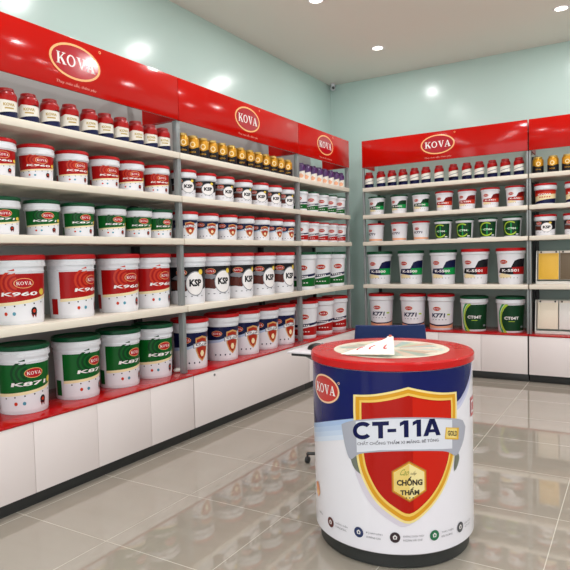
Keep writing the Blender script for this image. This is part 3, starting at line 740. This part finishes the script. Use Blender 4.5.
# fan deck of sample cards propped open on the colour wheel
fan = empty('fan_deck', (1.890, 1.660, .8825), 0, 'white fan deck of sample cards propped open on the drum table', 'colour fan deck')
A_ = Vector((1.70, 1.655, .0)) - Vector((1.876, 1.700, 0)); B_ = Vector((1.945, 1.672, .0)) - Vector((1.876, 1.700, 0)); T_ = Vector((1.872, 1.82, .060)) - Vector((1.876, 1.700, 0))
A_.z = .003; B_.z = .003
ncard = 7
for k in range(ncard):
    t0 = k / ncard; t1 = (k + 1.25) / ncard
    e0 = A_.lerp(B_, t0); e1 = A_.lerp(B_, min(t1, 1.0)); lift = Vector((0, 0, .0016 * k))
    top0 = T_ + (e0 - e1).normalized() * .014; top1 = T_ - (e0 - e1).normalized() * .014
    q = [e0 + lift, e1 + lift, top1 + lift, top0 + lift]
    nrm = (q[1] - q[0]).cross(q[3] - q[0]).normalized()
    if nrm.z < 0: nrm = -nrm
    b = bmesh.new(); lo = [b.verts.new(p) for p in q]; hi = [b.verts.new(p + nrm * .0012) for p in q]
    b.faces.new(lo); b.faces.new(hi)
    for j in range(4): b.faces.new((lo[j], lo[(j + 1) % 4], hi[(j + 1) % 4], hi[j]))
    cd = finish('card', b, mat('card_white', 'f2eee2', .45), fan, 0)
    if k in (0, 2, 5):
        c0_ = q[0].lerp(q[1], .5).lerp(T_ + lift, .42 if k else .35); ax = (T_ - e0).normalized(); ay = nrm.cross(ax).normalized()
        P = Print(lambda u, v, h: tuple(c0_ + ax * u + ay * v + nrm * (.0012 + h)), step=0, lift=.0003, base=.0004)
        P.poly(ell(0, 0, .024, .013, 18), M_logo, 0); P.poly(rect(-.014, -.003, .014, .003), M_ltx, 1); P.done('logo_print', cd)
b = bmesh.new(); tube(b, [tuple(T_ + Vector((0, 0, -.006))), tuple(T_ + Vector((0, 0, .016)))], .007, 12); finish('rivet', b, mat('rivet_red', 'd06a50', .35), fan)

# ------------------------------------------------------------------ rolling laptop table behind the drum, with mouse
tb = empty('rolling_table', (1.27, 2.60, 0), 0, 'small white-topped rolling table with black edge, left behind the drum table', 'side table')
ZTB = .733
b = bmesh.new(); box(b, -.31, .30, -.19, .19, ZTB - .012, ZTB, .004)
finish('table_top', b, mat('table_white', 'eeeaf0', .25), tb)
b = bmesh.new(); box(b, -.285, .29, -.18, .18, ZTB - .028, ZTB - .0125, .003); finish('under_tray', b, M_plinth, tb)
b = bmesh.new(); tube(b, [(.12, .05, .06), (.12, .05, ZTB - .029)], .02, 14); finish('column', b, M_grey, tb)
b = bmesh.new(); tube(b, [(-.20, -.14, ZTB - .029), (-.15, -.11, .67), (-.08, -.06, .60), (.04, .0, .52), (.10, .05, .49)], .007, 8); finish('brace', b, M_grey, tb)
for sy in (-.09, .19):
    b = bmesh.new(); tube(b, [(.12, .05, .075), (-.05, sy * .6 + .02, .07), (-.235, sy, .062)], [.016, .012, .010], 10); lg = finish('leg', b, mat('table_leg_black', '30302e', .4), tb)
    b = bmesh.new(); tube(b, [(-.235 - .010, sy, .021), (-.235 + .010, sy, .021)], .021, 16); tube(b, [(-.235, sy, .036), (-.235, sy, .066)], .007, 8)
    finish('caster', b, M_dark, lg)
    b = bmesh.new(); tube(b, [(.12, .05, .075), (.26, sy * .8, .062)], [.016, .010], 10); lg = finish('leg', b, mat('table_leg_black', '30302e', .4), tb)
    b = bmesh.new(); tube(b, [(.26 - .012, sy * .8, .026), (.26 + .012, sy * .8, .026)], .026, 16); tube(b, [(.26, sy * .8, .045), (.26, sy * .8, .066)], .008, 8)
    finish('caster', b, M_dark, lg)
mo = empty('computer_mouse', (1.10, 2.55, ZTB + .0005), math.radians(20), 'black computer mouse on the white rolling table', 'computer mouse')
b = bmesh.new(); bmesh.ops.create_uvsphere(b, u_segments=24, v_segments=14, radius=1)
for v in b.verts: v.co = Vector((v.co.x * .062, v.co.y * .036, max(v.co.z, -.12) * .036 + .0043))
finish('shell', b, mat('mouse_black', '141414', .35), mo)
b = bmesh.new(); tube(b, [(.035, -.004, .034), (.035, .004, .034)], .008, 12); finish('scroll_wheel', b, M_grey, mo)

# ------------------------------------------------------------------ blue swivel chair
ch = empty('swivel_chair', (1.305, 3.27, 0), math.radians(24), 'blue-backed swivel chair behind the drum table, in front of the wide back rack', 'chair')
blue = mat('chair_blue', '08265c', .7, var=.06, nscale=80)
def cushion(bm, W, D, H, rot=None, curve=0, n=10):
    rows = []
    for i in range(n + 1):
        for j in range(n + 1): pass
    pts = []
    bmesh.ops.create_cube(bm, size=1)
    bmesh.ops.subdivide_edges(bm, edges=bm.edges[:], cuts=8, use_grid_fill=True)
    for v in bm.verts:
        x, y, z = v.co * 2
        k = (1 - .12 * (x * x) * (y * y))
        sx = x * (1 - .06 * z * z * 1.0) * (1 - .05 * y * y)
        sy = y * (1 - .05 * x * x)
        v.co = Vector((sx * W / 2, sy * D / 2, z * H / 2))
# backrest: rounded slab, slightly curved, seen from behind
b = bmesh.new(); cushion(b, .50, .055, .46)
for v in b.verts: v.co.y += -.045 * (v.co.x / .25) ** 2 * -1; v.co.z += .612; v.co.y += -.23 - (v.co.z - .6) * .12
b2 = finish('backrest', b, blue, ch, 50)
b = bmesh.new(); cushion(b, .48, .46, .075)
for v in b.verts: v.co.z += .455
finish('seat', b, blue, ch, 50)
b = bmesh.new(); tube(b, [(0, -.05, .41), (0, -.24, .405), (0, -.325, .45), (0, -.325, .60), (0, -.315, .70)], .018, 10); box(b, -.05, .05, -.325, -.297, .56, .76, .008); finish('back_bracket', b, M_dark, ch)
b = bmesh.new(); tube(b, [(0, 0, .10), (0, 0, .26)], .03, 16); tube(b, [(0, 0, .26), (0, 0, .417)], .018, 16); finish('gas_column', b, M_dark, ch)
for k in range(5):
    a = 2 * PI * k / 5 + .3
    b = bmesh.new(); tube(b, [(0, 0, .10), (.15 * math.cos(a), .15 * math.sin(a), .088), (.27 * math.cos(a), .27 * math.sin(a), .068)], [.024, .019, .013], 10); lg = finish('leg', b, M_dark, ch)
    b = bmesh.new(); cx_, cy_ = .27 * math.cos(a), .27 * math.sin(a)
    tube(b, [(cx_ - .02 * math.sin(a), cy_ + .02 * math.cos(a), .027), (cx_ + .02 * math.sin(a), cy_ - .02 * math.cos(a), .027)], .027, 16); tube(b, [(cx_, cy_, .04), (cx_, cy_, .07)], .008, 8); finish('caster', b, M_dark, lg)
for s_ in (-1, 1):
    b = bmesh.new(); tube(b, [(s_ * .22, .08, .418), (s_ * .275, .08, .43), (s_ * .285, .08, .60), (s_ * .27, .0, .635)], .012, 10); ar = finish('armrest', b, M_dark, ch)
    b = bmesh.new(); box(b, s_ * .275 - .03, s_ * .275 + .03, -.12, .12, .636, .66, .008); finish('arm_pad', b, M_dark, ar)

# ------------------------------------------------------------------ small things
b = bmesh.new(); bmesh.ops.create_uvsphere(b, u_segments=24, v_segments=12, radius=1)
for v in b.verts: v.co = Vector((v.co.x * .030 * (1 + .1 * v.co.y), v.co.y * .038, max(v.co.z, -.5) * .018 + .009))
o = finish('white_pebble', b, mat('pebble_white', 'ece6de', .4), None, 60); o.location = (-.125, 2.612, ZB + .001)
o['label'] = 'small rounded white lump on the red counter beside the grey upright'; o['category'] = 'pebble'
cc = empty('security_camera', (-.46, 6.08, 3.447), math.radians(-58), 'small white security camera with dark lens under the ceiling corner', 'security camera')
b = bmesh.new(); tube(b, [(-.0, 0, .052), (-.0, 0, .02)], [.028, .022], 16); finish('mount', b, M_white, cc)
b = bmesh.new(); bmesh.ops.create_uvsphere(b, u_segments=24, v_segments=14, radius=.034, matrix=Matrix.Translation((0, 0, .0))); finish('shell', b, M_white, cc)
b = bmesh.new(); tube(b, [(.026, 0, -.004), (.040, 0, -.008)], .018, 18); finish('lens', b, M_dark, cc)

# ------------------------------------------------------------------ ceiling downlights
proto = None
for i, (x, y) in enumerate(LAMPS):
    if proto is None:
        o = empty('downlight', (x, y, ZC))
        b = bmesh.new(); lathe(b, [(.052, -.0045), (.060, -.0085), (.074, -.004), (.076, -.0005), (.052, -.0005), (.052, -.0045)], 32); finish('trim_ring', b, M_ltx, o)
        b = bmesh.new(); lathe(b, [(0, -.0035), (.0515, -.0035), (.0515, -.0006), (0, -.0006)], 32); finish('diffuser', b, mat('lamp_glow', 'fffaf0', .5, emit=14), o)
        d = bpy.data.lights.new('downlight_lamp', 'AREA'); d.shape = 'DISK'; d.size = .11; d.energy = LAMP_W; d.color = (1.0, .975, .975)
        lo_ = bpy.data.objects.new('downlight_lamp', d); C.objects.link(lo_); lo_.parent = o; lo_.location = (0, 0, -.012)
        proto = o
    else:
        o = copy_tree(proto); o.location = (x, y, ZC)
    o['category'] = 'downlight'; o['group'] = 'recessed ceiling downlights'
    key = (round(x, 1), round(y, 1))
    o['label'] = {(0.5, 3.8): 'round ceiling downlight at the top edge, left one of the three visible',
                  (0.5, 5.2): 'round ceiling downlight nearest the security camera',
                  (2.3, 5.2): 'round ceiling downlight at the top right, above the back racks'}.get(key, 'round white ceiling downlight out of the photo, over the shop floor')
